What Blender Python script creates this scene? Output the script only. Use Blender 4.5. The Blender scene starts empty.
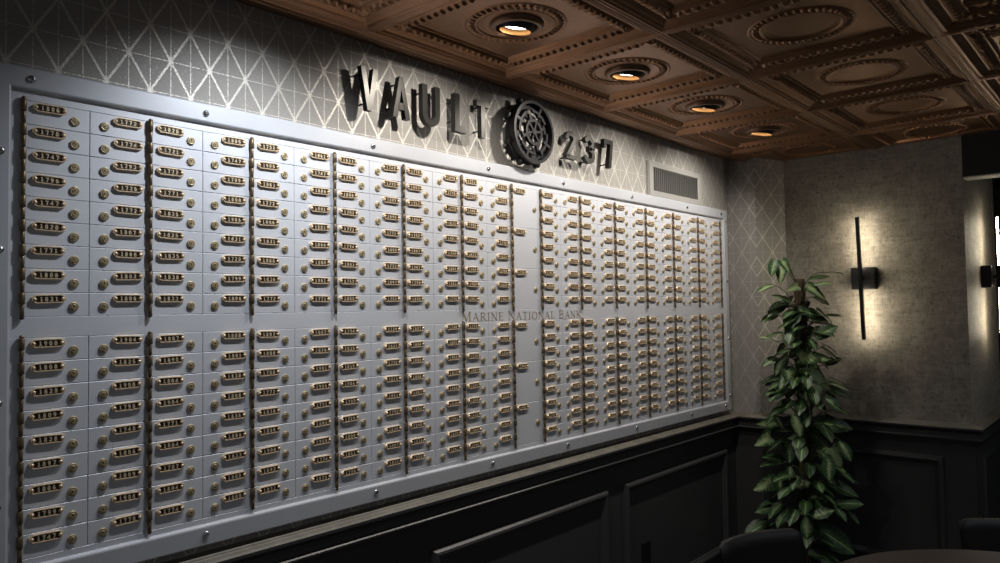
import bpy, math, random
import numpy as np
from mathutils import Vector, Matrix
PI = math.pi
rnd = random.Random(7)
scn = bpy.context.scene
COL = scn.collection

# ------------------------------------------------------------------ camera
F_PX, YAW, PITCH, ROLL = 740.67, math.radians(48.49648519), math.radians(2.14706352), math.radians(-0.86261327)
CAM = Vector((0.0, -1.75, 1.58))
fw = Vector((math.sin(YAW)*math.cos(PITCH), math.cos(YAW)*math.cos(PITCH), math.sin(PITCH)))
rt0 = Vector((math.cos(YAW), -math.sin(YAW), 0.0))
up0 = rt0.cross(fw)
rt = math.cos(ROLL)*rt0 + math.sin(ROLL)*up0
up = -math.sin(ROLL)*rt0 + math.cos(ROLL)*up0
cam_data = bpy.data.cameras.new('camera'); cam = bpy.data.objects.new('camera', cam_data); COL.objects.link(cam)
cam.matrix_world = Matrix(((rt.x, up.x, -fw.x, CAM.x), (rt.y, up.y, -fw.y, CAM.y), (rt.z, up.z, -fw.z, CAM.z), (0, 0, 0, 1)))
cam_data.sensor_width = 36.0; cam_data.lens = F_PX/1000*36.0
cam_data.clip_start = 0.02; cam_data.clip_end = 100
scn.camera = cam
def pix(P):
    d = Vector(P)-CAM; return (500+F_PX*d.dot(rt)/d.dot(fw), 281.5-F_PX*d.dot(up)/d.dot(fw))

# ------------------------------------------------------------------ materials
class NT:
    def __init__(s, name):
        s.m = bpy.data.materials.new(name); s.m.use_nodes = True
        s.t = s.m.node_tree; s.b = s.t.nodes['Principled BSDF']
    def n(s, kind, **kw):
        k = s.t.nodes.new(kind)
        for a, v in kw.items(): setattr(k, a, v)
        return k
    def l(s, a, b): s.t.links.new(a, b)
    def val(s, sock, v):
        if isinstance(v, (int, float)): sock.default_value = v
        elif isinstance(v, tuple): sock.default_value = v
        else: s.l(v, sock)
    def math(s, op, a, b=None, c=None, clamp=False):
        k = s.n('ShaderNodeMath', operation=op, use_clamp=clamp)
        s.val(k.inputs[0], a)
        if b is not None: s.val(k.inputs[1], b)
        if c is not None: s.val(k.inputs[2], c)
        return k.outputs[0]
    def pos(s):
        return s.n('ShaderNodeNewGeometry').outputs['Position']
    def obj(s):
        return s.n('ShaderNodeTexCoord').outputs['Object']
    def noise(s, vec, scale, detail=3.0, rough=0.55, mapscale=None):
        if mapscale:
            mp = s.n('ShaderNodeMapping'); mp.inputs['Scale'].default_value = mapscale; s.l(vec, mp.inputs['Vector']); vec = mp.outputs[0]
        k = s.n('ShaderNodeTexNoise'); k.inputs['Scale'].default_value = scale; k.inputs['Detail'].default_value = detail
        k.inputs['Roughness'].default_value = rough; s.l(vec, k.inputs['Vector']); return k.outputs['Fac']
    def ramp(s, fac, stops):
        k = s.n('ShaderNodeValToRGB'); s.l(fac, k.inputs[0])
        el = k.color_ramp.elements
        while len(el) < len(stops): el.new(0.5)
        for e, (p, c) in zip(el, stops): e.position = p; e.color = (*c, 1) if len(c) == 3 else c
        return k.outputs[0]
    def mix(s, fac, a, b):
        k = s.n('ShaderNodeMix', data_type='RGBA'); s.val(k.inputs[0], fac)
        s.val(k.inputs[6], (*a, 1) if isinstance(a, tuple) else a); s.val(k.inputs[7], (*b, 1) if isinstance(b, tuple) else b)
        return k.outputs[2]
    def lerp(s, fac, a, b):
        k = s.n('ShaderNodeMix', data_type='FLOAT'); s.val(k.inputs[0], fac); s.val(k.inputs[2], a); s.val(k.inputs[3], b); return k.outputs[0]
    def bump(s, h, strength=0.3, dist=0.002):
        k = s.n('ShaderNodeBump'); k.inputs['Strength'].default_value = strength; k.inputs['Distance'].default_value = dist
        s.l(h, k.inputs['Height']); s.l(k.outputs[0], s.b.inputs['Normal'])
    def set(s, col=None, rough=None, metal=None, spec=None):
        for nm, v in (('Base Color', col), ('Roughness', rough), ('Metallic', metal), ('Specular IOR Level', spec)):
            if v is None: continue
            if isinstance(v, tuple): s.b.inputs[nm].default_value = (*v, 1)
            elif isinstance(v, (int, float)): s.b.inputs[nm].default_value = v
            else: s.l(v, s.b.inputs[nm])

def plain(name, col, rough=0.5, metal=0.0, spec=0.5, var=0.0, scale=30.0):
    t = NT(name)
    if var:
        f = t.noise(t.obj(), scale)
        t.set(t.ramp(f, [(0.3, tuple(c*(1-var) for c in col)), (0.7, tuple(min(1, c*(1+var)) for c in col))]), rough, metal, spec)
    else: t.set(col, rough, metal, spec)
    return t.m
def emit(name, col, strength):
    t = NT(name); t.set(col, 0.5); t.b.inputs['Emission Color'].default_value = (*col, 1); t.b.inputs['Emission Strength'].default_value = strength
    return t.m

def steel_mat(name, k):
    t = NT(name); p = t.pos()
    br = t.noise(p, 1.0, 4, 0.6, (14.0, 14.0, 420.0))
    bl = t.noise(p, 5.0, 3, 0.6)
    col = t.mix(t.math('MULTIPLY', bl, 1.0), (0.58*k, 0.605*k, 0.67*k), (0.70*k, 0.72*k, 0.765*k))
    col2 = t.mix(t.math('MULTIPLY', br, 0.35), col, (0.44*k, 0.46*k, 0.50*k))
    t.set(col2, t.lerp(br, 0.42, 0.54), 0.28, 0.5)
    t.bump(br, 0.05, 0.0006)
    return t.m
STEEL = steel_mat('brushed_steel', 1.0); FRAMESTEEL = steel_mat('dull_frame_steel', 0.74)
BRASS = plain('aged_brass', (0.78, 0.61, 0.42), 0.40, 0.5, 0.5, 0.15, 300)
LOCKBRASS = plain('dull_lock_brass', (0.40, 0.325, 0.20), 0.42, 0.55, 0.5, 0.15, 200)
NUMBRASS = plain('pale_brass_numerals', (0.70, 0.585, 0.41), 0.4, 0.4)
DARKBRASS = plain('dark_hinge_brass', (0.15, 0.108, 0.062), 0.45, 0.6, 0.5, 0.35, 160)
PLATEDARK = plain('plate_recess', (0.030, 0.017, 0.009), 0.5, 0.2)
BLACKSLOT = plain('black_slot', (0.004, 0.004, 0.004), 0.6)
CHROME = plain('chrome_screw', (0.62, 0.63, 0.66), 0.22, 1.0)
INK = plain('engraved_letter_paint', (0.26, 0.205, 0.13), 0.5, 0.2)

def wallpaper_mat():
    t = NT('silver_line_wallpaper'); p = t.pos()
    sp = t.n('ShaderNodeSeparateXYZ'); t.l(p, sp.inputs[0])
    u = t.math('ADD', sp.outputs[0], sp.outputs[1])       # runs on round the corner
    u = t.math('SUBTRACT', u, 0.6298); v = t.math('SUBTRACT', sp.outputs[2], 2.1925)
    PU, PV = 0.0984, 0.161
    un = t.math('DIVIDE', u, PU); vn = t.math('DIVIDE', v, PV)
    def line(coord, period_w, width):                     # distance to nearest integer, in metres
        d = t.math('ABSOLUTE', t.math('SUBTRACT', coord, t.math('ROUND', coord)))
        d = t.math('MULTIPLY', d, period_w)
        return t.math('LESS_THAN', d, t.math('MULTIPLY_ADD', edge, width*1.7, width*0.12))
    edge = t.noise(p, 520.0, 2, 0.6)
    wob = t.math('MULTIPLY', t.math('SUBTRACT', t.noise(p, 160.0, 2), 0.5), 0.010)
    cosd = PU*PV/math.hypot(PU, PV)
    d1 = line(t.math('ADD', t.math('ADD', un, vn), wob), cosd, 0.0028)
    d2 = line(t.math('ADD', t.math('SUBTRACT', un, vn), wob), cosd, 0.0028)
    vl = line(t.math('MULTIPLY', un, 2.0), PU/2, 0.0012)
    hl = line(t.math('MULTIPLY', vn, 2.0), PV/2, 0.0011)
    diag = t.math('MAXIMUM', d1, d2); thin = t.math('MAXIMUM', vl, hl)
    sc = t.noise(p, 420.0, 3, 0.7)
    worn = t.math('GREATER_THAN', sc, 0.44)
    worn2 = t.math('GREATER_THAN', t.noise(p, 300.0, 2, 0.6), 0.47)
    ln = t.math('MAXIMUM', t.math('MULTIPLY', diag, worn), t.math('MULTIPLY', thin, worn2))
    # a bloom of flecks round each star
    n1 = t.math('ABSOLUTE', t.math('SUBTRACT', t.math('ADD', un, vn), t.math('ROUND', t.math('ADD', un, vn))))
    n2 = t.math('ABSOLUTE', t.math('SUBTRACT', t.math('SUBTRACT', un, vn), t.math('ROUND', t.math('SUBTRACT', un, vn))))
    star = t.math('LESS_THAN', t.math('ADD', n1, n2), 0.14)
    star = t.math('MULTIPLY', star, t.math('GREATER_THAN', sc, 0.52))
    fl = t.math('MULTIPLY', t.math('GREATER_THAN', t.noise(p, 240.0, 2, 0.5), 0.69), 0.6)
    ln = t.math('MAXIMUM', ln, t.math('MAXIMUM', star, fl))
    weave = t.noise(p, 1.0, 2, 0.6, (60.0, 60.0, 900.0)); weave2 = t.noise(p, 1.0, 2, 0.6, (900.0, 900.0, 60.0))
    wv = t.math('MULTIPLY', t.math('ADD', weave, weave2), 0.5)
    base = t.mix(wv, (0.205, 0.195, 0.180), (0.285, 0.273, 0.253))
    t.set(t.mix(ln, base, (0.54, 0.525, 0.485)), t.lerp(ln, 0.55, 0.60), t.math('MULTIPLY', ln, 0.75), 0.35)
    t.bump(wv, 0.12, 0.001)
    return t.m
WALLPAPER = wallpaper_mat()
def grass_mat():
    t = NT('grey_grasscloth'); p = t.pos()
    h = t.noise(p, 1.0, 4, 0.65, (9.0, 9.0, 150.0)); vv = t.noise(p, 1.0, 3, 0.6, (260.0, 260.0, 14.0))
    bl = t.noise(p, 16.0, 5, 0.7); sp = t.noise(p, 55.0, 3, 0.6)
    f = t.math('ADD', t.math('MULTIPLY', h, 0.28), t.math('ADD', t.math('MULTIPLY', vv, 0.27), t.math('MULTIPLY', bl, 0.45)))
    col = t.ramp(f, [(0.36, (0.15, 0.136, 0.115)), (0.5, (0.24, 0.22, 0.186)), (0.64, (0.37, 0.342, 0.296))])
    spk = t.math('MULTIPLY', t.math('LESS_THAN', sp, 0.40), 0.40)
    t.set(t.mix(spk, col, (0.07, 0.06, 0.05)), 0.6, 0.0, 0.4)
    t.bump(f, 0.35, 0.004)
    return t.m
GRASS = grass_mat()
def black_mat():
    t = NT('black_satin_paint'); p = t.pos()
    f = t.noise(p, 1.0, 3, 0.6, (5.0, 5.0, 120.0))
    t.set((0.034, 0.0345, 0.036), t.lerp(f, 0.30, 0.40), 0.0, 0.5)
    return t.m
BLACKPAINT = black_mat()
LEDGE = plain('dusty_ledge_paint', (0.125, 0.115, 0.095), 0.5, 0.0, 0.5, 0.2, 25)
def copper_mat():
    t = NT('bronze_pressed_tin'); p = t.pos()
    f = t.noise(p, 7.0, 4, 0.6); g = t.noise(p, 60.0, 3, 0.6)
    c = t.mix(f, (0.20, 0.102, 0.054), (0.335, 0.175, 0.097))
    c = t.mix(t.math('MULTIPLY', g, 0.35), c, (0.16, 0.085, 0.048))
    t.set(c, t.lerp(g, 0.32, 0.46), 0.82, 0.5)
    return t.m
COPPER = copper_mat()
GUNMETAL = plain('gunmetal_letter', (0.050, 0.048, 0.044), 0.36, 0.8, 0.5)
LETTERSIDE = plain('black_letter_side', (0.008, 0.008, 0.008), 0.4, 0.2)
CASTIRON = plain('charcoal_cast_metal', (0.024, 0.024, 0.0255), 0.42, 0.4)
GREYMETAL = plain('grey_vent_enamel', (0.27, 0.265, 0.25), 0.5, 0.1)
VENTDARK = plain('vent_dark', (0.03, 0.03, 0.035), 0.6)
BLACKMETAL = plain('black_metal', (0.010, 0.010, 0.011), 0.38, 0.2)
LED = emit('warm_led', (1.0, 0.87, 0.65), 42.0)
GOLDREF = plain('gold_reflector', (0.50, 0.26, 0.09), 0.4, 0.4)
BULB = emit('lamp_face', (1.0, 0.93, 0.82), 7.0)
TRIMRING = plain('bronze_lamp_trim', (0.16, 0.09, 0.055), 0.38, 0.7)
VINYL = plain('black_vinyl', (0.004, 0.004, 0.0052), 0.5, 0.0, 0.3)
CHAIRMETAL = plain('dark_chair_metal', (0.035, 0.033, 0.032), 0.35, 0.6)
def table_mat():
    t = NT('dark_table_wood'); p = t.obj()
    f = t.noise(p, 1.0, 4, 0.6, (60.0, 3.0, 3.0))
    t.set(t.ramp(f, [(0.3, (0.012, 0.0085, 0.0095)), (0.7, (0.026, 0.0185, 0.020))]), 0.45, 0.0, 0.4); return t.m
TABLEWOOD = table_mat()
def floor_mat():
    t = NT('dark_wood_floor'); p = t.pos()
    f = t.noise(p, 1.0, 4, 0.6, (3.0, 50.0, 3.0))
    t.set(t.ramp(f, [(0.3, (0.02, 0.014, 0.010)), (0.7, (0.05, 0.036, 0.026))]), 0.45); return t.m
FLOORM = floor_mat()
DARKPAINT = plain('near_black_paint', (0.008, 0.008, 0.009), 0.6)
PALETRIM = plain('pale_header_trim', (0.34, 0.33, 0.30), 0.55)
STEMM = plain('plant_stem', (0.045, 0.065, 0.022), 0.6, var=0.3)
MOSS = plain('coir_pole', (0.055, 0.030, 0.016), 0.9, var=0.5, scale=60)
POTM = plain('black_pot', (0.014, 0.014, 0.014), 0.4)
SOIL = plain('potting_soil', (0.02, 0.014, 0.009), 0.95, var=0.4, scale=80)
def leaf_mat(name, centre, edge, amount):
    t = NT(name)
    uv = t.n('ShaderNodeUVMap'); uv.uv_map = 'uv'
    sp = t.n('ShaderNodeSeparateXYZ'); t.l(uv.outputs[0], sp.inputs[0])
    a = t.math('MULTIPLY', t.math('ABSOLUTE', t.math('SUBTRACT', sp.outputs[0], 0.5)), 2.0)   # 0 midrib, 1 edge
    oi = t.n('ShaderNodeObjectInfo').outputs['Random']
    veins = t.math('ABSOLUTE', t.math('SINE', t.math('MULTIPLY', t.math('SUBTRACT', sp.outputs[1], t.math('MULTIPLY', a, 0.22)), 24.0)))
    nz = t.noise(t.obj(), 55.0, 3, 0.6)
    f = t.math('ADD', t.math('MULTIPLY', a, 0.9), t.math('MULTIPLY', t.math('SUBTRACT', nz, 0.5), 1.1))
    f = t.math('ADD', f, t.math('MULTIPLY', veins, 0.22))
    f = t.math('ADD', f, t.math('MULTIPLY', t.math('SUBTRACT', oi, 0.5), amount))
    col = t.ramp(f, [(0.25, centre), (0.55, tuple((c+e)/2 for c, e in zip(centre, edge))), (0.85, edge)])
    rib = t.math('LESS_THAN', a, 0.05)
    t.set(t.mix(t.math('MULTIPLY', rib, 0.7), col, (0.38, 0.47, 0.24)), 0.46, 0.0, 0.4)
    t.b.inputs['Subsurface Weight'].default_value = 0.0
    return t.m
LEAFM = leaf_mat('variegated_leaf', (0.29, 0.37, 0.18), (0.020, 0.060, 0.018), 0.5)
LEAFD = leaf_mat('deep_green_leaf', (0.055, 0.115, 0.035), (0.008, 0.024, 0.008), 0.3)  # deep green, with the shade inside the plant put into the colour

# ------------------------------------------------------------------ mesh builder
class MB:
    def __init__(s): s.v = []; s.f = []; s.m = []; s.s = []
    def add(s, vs, fs, mat=0, smooth=False):
        o = len(s.v); s.v += [tuple(p) for p in vs]
        for f in fs: s.f.append(tuple(i+o for i in f)); s.m.append(mat); s.s.append(smooth)
        return s
    def join(s, b, off=(0, 0, 0), matoff=0):
        o = len(s.v); s.v += [(p[0]+off[0], p[1]+off[1], p[2]+off[2]) for p in b.v]
        s.f += [tuple(i+o for i in f) for f in b.f]; s.m += [m+matoff for m in b.m]; s.s += b.s
    def box(s, x0, x1, y0, y1, z0, z1, mat=0):
        return s.add([(x0, y0, z0), (x1, y0, z0), (x1, y1, z0), (x0, y1, z0), (x0, y0, z1), (x1, y0, z1), (x1, y1, z1), (x0, y1, z1)],
                     [(0, 3, 2, 1), (4, 5, 6, 7), (0, 1, 5, 4), (1, 2, 6, 5), (2, 3, 7, 6), (3, 0, 4, 7)], mat)
    def slab(s, x0, x1, z0, z1, yf, yb, bev, mat=0):      # front face at yf (towards -y) with a bevelled edge
        R = [[(x0, yb, z0), (x1, yb, z0), (x1, yb, z1), (x0, yb, z1)], [(x0, yf+bev, z0), (x1, yf+bev, z0), (x1, yf+bev, z1), (x0, yf+bev, z1)],
             [(x0+bev, yf, z0+bev), (x1-bev, yf, z0+bev), (x1-bev, yf, z1-bev), (x0+bev, yf, z1-bev)]]
        return s.loft(R, mat, cap0=True, cap1=True)
    def loft(s, rings, mat=0, smooth=False, cap0=False, cap1=False, closed=True, capmat=None):
        n = len(rings[0]); vs = [p for r in rings for p in r]; fs = []
        for k in range(len(rings)-1):
            for i in range(n if closed else n-1):
                j = (i+1) % n
                fs.append((k*n+i, k*n+j, (k+1)*n+j, (k+1)*n+i))
        s.add(vs, fs, mat, smooth)
        if cap0: s.add(rings[0], [tuple(range(n))[::-1]], mat)
        if cap1: s.add(rings[-1], [tuple(range(n))], mat if capmat is None else capmat)
        return s
    def lathe(s, prof, c=(0, 0, 0), seg=24, axis='z', mat=0, smooth=True, cap0=False, cap1=False, capmat=None):
        rings = []
        for r, h in prof:
            ring = []
            for i in range(seg):
                a = 2*PI*i/seg
                if axis == 'z': ring.append((c[0]+r*math.cos(a), c[1]+r*math.sin(a), c[2]+h))
                elif axis == 'y': ring.append((c[0]+r*math.cos(a), c[1]+h, c[2]+r*math.sin(a)))
                else: ring.append((c[0]+h, c[1]+r*math.cos(a), c[2]+r*math.sin(a)))
            rings.append(ring)
        return s.loft(rings, mat, smooth, cap0, cap1, True, capmat)
    def tube(s, pts, r, seg=8, mat=0, taper=None):
        pts = [Vector(p) for p in pts]; rings = []
        ref = Vector((0.31, 0.17, 0.93))
        for k, p in enumerate(pts):
            d = (pts[min(k+1, len(pts)-1)]-pts[max(k-1, 0)]).normalized()
            a = d.cross(ref)
            if a.length < 0.05: a = d.cross(Vector((1, 0, 0)))
            a.normalize(); b = d.cross(a)
            rr = r if taper is None else r+(taper-r)*k/(len(pts)-1)
            rings.append([p+a*rr*math.cos(2*PI*i/seg)+b*rr*math.sin(2*PI*i/seg) for i in range(seg)])
        return s.loft(rings, mat, True, True, True)
    def prism(s, poly, yf, yb, mat=0, sidemat=None):       # poly in x,z ; front at yf
        n = len(poly); sm = mat if sidemat is None else sidemat
        s.add([(x, yf, z) for x, z in poly], [tuple(range(n))], mat)
        s.add([(x, yb, z) for x, z in poly], [tuple(range(n))[::-1]], sm)
        s.add([(x, yf, z) for x, z in poly]+[(x, yb, z) for x, z in poly], [(i, (i+1) % n, n+(i+1) % n, n+i) for i in range(n)], sm)
        return s
    def ribbon(s, pts, w, yf, yb, mat=0, sidemat=None, closed=False):   # mitred stroke in x,z, front at yf
        n = len(pts); L = []; R = []
        for i in range(n):
            p = Vector(pts[i])
            if closed: a = Vector(pts[i-1]); b = Vector(pts[(i+1) % n])
            else: a = Vector(pts[max(i-1, 0)]); b = Vector(pts[min(i+1, n-1)])
            d1 = (p-a).normalized() if (p-a).length > 1e-9 else None
            d2 = (b-p).normalized() if (b-p).length > 1e-9 else None
            if d1 is None: d1 = d2
            if d2 is None: d2 = d1
            n1 = Vector((-d1.y, d1.x)); n2 = Vector((-d2.y, d2.x)); m = (n1+n2)
            m = n1 if m.length < 1e-6 else m.normalized()
            k = (w/2)/max(0.45, m.dot(n1))
            L.append(p+m*k); R.append(p-m*k)
        sm = mat if sidemat is None else sidemat
        for i in range(n if closed else n-1):
            j = (i+1) % n
            q = [L[i], R[i], R[j], L[j]]
            s.add([(p.x, yf, p.y) for p in q], [(0, 1, 2, 3)], mat)
            if yb is not None:
                s.add([(p.x, yb, p.y) for p in q], [(3, 2, 1, 0)], sm)
                s.add([(L[i].x, yf, L[i].y), (L[j].x, yf, L[j].y), (L[j].x, yb, L[j].y), (L[i].x, yb, L[i].y)], [(0, 1, 2, 3)], sm)
                s.add([(R[i].x, yf, R[i].y), (R[j].x, yf, R[j].y), (R[j].x, yb, R[j].y), (R[i].x, yb, R[i].y)], [(3, 2, 1, 0)], sm)
        if not closed and yb is not None:
            for k in (0, n-1):
                s.add([(L[k].x, yf, L[k].y), (R[k].x, yf, R[k].y), (R[k].x, yb, R[k].y), (L[k].x, yb, L[k].y)], [(0, 1, 2, 3)], sm)
        return s
    def sweep(s, path, prof, mat=0):                       # path in x,y ; prof = (out from wall, z) ; room on the right hand side
        rings = []
        n = len(path)
        for i in range(n):
            p = Vector(path[i])
            d1 = (p-Vector(path[i-1])).normalized() if i > 0 else None
            d2 = (Vector(path[i+1])-p).normalized() if i < n-1 else None
            d1 = d1 or d2; d2 = d2 or d1
            n1 = Vector((d1.y, -d1.x)); n2 = Vector((d2.y, -d2.x)); m = (n1+n2).normalized(); k = 1/m.dot(n1)
            rings.append([(p.x+m.x*k*o, p.y+m.y*k*o, z) for o, z in prof])
        return s.loft(rings, mat, False, True, True)
    def mesh(s, name, mats):
        me = bpy.data.meshes.new(name); me.from_pydata(s.v, [], s.f); me.update()
        for m in (mats if isinstance(mats, (list, tuple)) else [mats]): me.materials.append(m)
        me.polygons.foreach_set('material_index', s.m); me.polygons.foreach_set('use_smooth', s.s)
        return me
    def build(s, name, mats, parent=None, fix=True):
        me = s.mesh(name, mats)
        if fix: fix_normals(me)
        o = bpy.data.objects.new(name, me); COL.objects.link(o)
        if parent: o.parent = parent
        return o
import bmesh
def fix_normals(me):
    bm = bmesh.new(); bm.from_mesh(me); bmesh.ops.remove_doubles(bm, verts=bm.verts, dist=1e-6)
    bmesh.ops.recalc_face_normals(bm, faces=bm.faces); bm.to_mesh(me); bm.free()
def empty(name, loc=(0, 0, 0), rz=0.0):
    o = bpy.data.objects.new(name, None); o.location = loc; o.rotation_euler = (0, 0, rz); o.empty_display_size = 0.05; COL.objects.link(o); return o
def tag(o, label, cat, group=None, kind=None):
    o['label'] = label; o['category'] = cat
    if group: o['group'] = group
    if kind: o['kind'] = kind
    return o
def struct(o, label=None):
    o['kind'] = 'structure'
    if label: o['label'] = label
    return o
def child(name, me, parent, loc=(0, 0, 0)):
    o = bpy.data.objects.new(name, me); o.parent = parent; o.location = loc; COL.objects.link(o); return o

# ------------------------------------------------------------------ room shell
CEIL = 2.39
WX, PX, PY, RX, FY = 3.93, 3.93, -0.13, 4.158, -1.07      # pilaster face, right wall, passage wall
FLOOR_X0, FLOOR_X1, FLOOR_Y0 = -1.2, 7.0, -3.4
m = MB().box(FLOOR_X0, FLOOR_X1, FLOOR_Y0, 0.12, -0.06, 0.0); struct(m.build('floor', FLOORM))
m = MB().box(FLOOR_X0, WX, 0.02, 0.12, 0.0, 2.44); struct(m.build('wall_back', WALLPAPER))
m = MB(); q = [(WX, 0.12), (WX, -0.135), (RX, -0.21), (RX, 0.12)]
m.loft([[(x, y, 0.0) for x, y in q], [(x, y, 2.44) for x, y in q]], 0, False, True, True); struct(m.build('wall_corner', WALLPAPER))
m = MB().box(RX, 5.05, FY, 0.12, 0.0, 2.44); struct(m.build('wall_right', GRASS))
m = MB().box(RX, RX+0.115, -3.4, FY, 2.187, 2.44, 0); m.box(RX+0.002, RX+0.113, -3.4, FY-0.0, 2.181, 2.187, 1)
struct(m.build('wall_header', [DARKPAINT, PALETRIM]))
m = MB().box(6.4, 6.5, FLOOR_Y0, 0.12, 0.0, 2.44); struct(m.build('wall_far', DARKPAINT))
m = MB().box(RX+0.115, 6.4, FLOOR_Y0, FY, 2.40, 2.44); m.box(5.05, 6.4, FY, 0.02, 2.40, 2.44); struct(m.build('ceiling_passage', DARKPAINT))

m = MB().box(5.05, 6.4, 0.02, 0.12, 0.0, 2.44); struct(m.build('wall_passage', DARKPAINT))
path = [(FLOOR_X0, 0.02), (WX, 0.02), (WX, -0.135), (RX, -0.21), (RX, FY), (5.05, FY)]
# wainscot skin, chair rail, baseboard
m = MB().sweep(path, [(0.0, 0.0), (0.012, 0.0), (0.012, 0.95), (0.0, 0.95)]); struct(m.build('trim_1', BLACKPAINT), 'black painted wainscot below the chair rail')
rail = [(0.0, 0.9975), (0.012, 0.9965), (0.0135, 0.9950), (0.024, 0.9935), (0.0255, 0.9920), (0.036, 0.9900), (0.0375, 0.9885), (0.048, 0.9845), (0.052, 0.980), (0.052, 0.972),
        (0.044, 0.964), (0.032, 0.956), (0.032, 0.944), (0.033, 0.932), (0.044, 0.931), (0.0475, 0.928), (0.0475, 0.924), (0.043, 0.921), (0.026, 0.919), (0.019, 0.905), (0.013, 0.898), (0.0, 0.898)]
m = MB().sweep(path, rail)
for k in range(len(m.f)):
    if len(m.f[k]) == 4 and all(m.v[i][2] > 0.9795 for i in m.f[k]): m.m[k] = 1       # the ledge on top
struct(m.build('trim_2', [BLACKPAINT, LEDGE]), 'black moulded chair rail running round the walls')
m = MB().sweep(path, [(0.0, 0.0), (0.028, 0.0), (0.028, 0.11), (0.022, 0.125), (0.014, 0.135), (0.0, 0.135)]); struct(m.build('baseboard_back', BLACKPAINT))
def moulding(origin, du, x0, x1, z0, z1, out, name):       # picture-frame moulding on a wall plane
    prof = [(0.0, 0.0), (0.004, 0.012), (0.010, 0.020), (0.018, 0.022), (0.026, 0.018), (0.030, 0.010), (0.036, 0.007), (0.040, 0.0)]
    m = MB(); O = Vector(origin); DU = Vector(du); OUT = Vector(out); Z = Vector((0, 0, 1)); rings = []
    for cx, cz, sx, sz in ((x0, z0, 1, 1), (x1, z0, -1, 1), (x1, z1, -1, -1), (x0, z1, 1, -1), (x0, z0, 1, 1)):
        rings.append([O+DU*(cx+sx*a)+Z*(cz+sz*a)+OUT*h for a, h in prof])
    m.loft(rings, 0, False, closed=False)
    struct(m.build(name, BLACKPAINT))
for i, (a, b) in enumerate(((-0.64, 0.365), (0.497, 1.500), (1.632, 2.636), (2.768, 3.782))):
    moulding((0, 0.008, 0), (1, 0, 0), a, b, 0.285, 0.818, (0, -1, 0), 'trim_%d' % (3+i))
moulding((RX-0.012, 0, 0), (0, -1, 0), 0.27, 0.950, 0.285, 0.832, (-1, 0, 0), 'trim_7')
moulding((0, FY-0.012, 0), (1, 0, 0), RX+0.10, 5.0, 0.285, 0.832, (0, -1, 0), 'trim_8')

# ------------------------------------------------------------------ pressed tin ceiling
DL_X = [1.024, 1.621, 2.220, 2.816, 3.412]; DL_Y = -0.395  # leftmost one is unseen, added for the cool light on the left doors
ADDED_ROOM_DL = [(0.43, -2.19), (1.62, -2.19), (2.82, -2.19), (3.90, -2.19)]; ADDED_ROOM_W = 10.0  # unseen row, added to raise the room's ambient light
P_T = 0.597; TX0, TY0 = 1.312, -0.10
def tile_height(X, Y, kind):
    m = np.maximum(np.abs(X), np.abs(Y)); t = np.minimum(np.abs(X), np.abs(Y))
    along = np.where(np.abs(X) >= np.abs(Y), Y, X)
    H = P_T/2
    e = np.where(H-m < 0.103, (H-m)/0.68, (H-m)+0.0485)     # distance in from the tile edge
    def st(a, b, x): u = np.clip((x-a)/(b-a), 0, 1); return u*u*(3-2*u)
    d = np.zeros_like(X)                                   # height up into the ceiling
    d += 0.0028*st(0.005, 0.007, e)*(1-st(0.012, 0.014, e)) + 0.007*st(0.020, 0.023, e) - 0.004*st(0.029, 0.031, e)*(1-st(0.036, 0.038, e)) + 0.004*st(0.041, 0.043, e)
    d += 0.011*st(0.044, 0.082, e)                         # cove
    d -= 0.005*st(0.079, 0.081, e)*(1-st(0.121, 0.124, e)) # band that carries the eggs
    egg_per = 0.027
    ph = (along/egg_per) % 1.0 - 0.5; q = np.abs(e-0.101)
    corner = m-t < 0.026
    egg = 0.009*(1-st(0.20, 0.36, np.abs(ph)))*(1-st(0.011, 0.0175, q))*(0.75+0.25*np.cos(q/0.0175*1.5))
    d -= np.where(corner, 0, egg)
    # corner leaf
    dc = np.hypot(m-(H-0.0687), t-(H-0.0687)); ang = np.arctan2(t-(H-0.0687), m-(H-0.0687))
    d -= np.where(dc < 0.020, (1-(dc/0.020)**2)*0.009*(0.55+0.45*np.cos(6*ang)), 0)
    d += 0.007*st(0.122, 0.125, e)
    d -= 0.006*st(0.133, 0.136, e)*(1-st(0.140, 0.143, e)) # fine ridge
    d += 0.003*st(0.146, 0.150, e)
    r = np.hypot(X, Y); th = np.arctan2(Y, X)
    if kind in (0, 1):
        nb = 40
        pb = (th*nb/(2*PI)) % 1.0 - 0.5
        bead = np.sqrt(np.clip(1-(pb/0.40)**2-((r-0.128)/0.0115)**2, 0, 1))*0.0085
        d -= bead
        d -= 0.005*st(0.108, 0.111, r)*(1-st(0.115, 0.118, r))
        d -= 0.0035*st(0.142, 0.144, r)*(1-st(0.147, 0.149, r))
        d += 0.004*(1-st(0.09, 0.108, r))
    else:
        # leaf fans radiating from the corners and a rosette
        cx, cy = np.abs(X)-(H-0.16), np.abs(Y)-(H-0.16)
        rr = np.hypot(cx, cy); aa = np.arctan2(cy, cx)
        d -= np.where(rr < 0.075, np.clip(1-rr/0.075, 0, 1)**0.5*0.014*(0.5+0.5*np.cos(11*aa)), 0)
        d -= np.where(r < 0.11, np.clip(1-r/0.11, 0, 1)**0.5*0.013*(0.5+0.5*np.cos(12*th)), 0)
    return d*0.85
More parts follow.
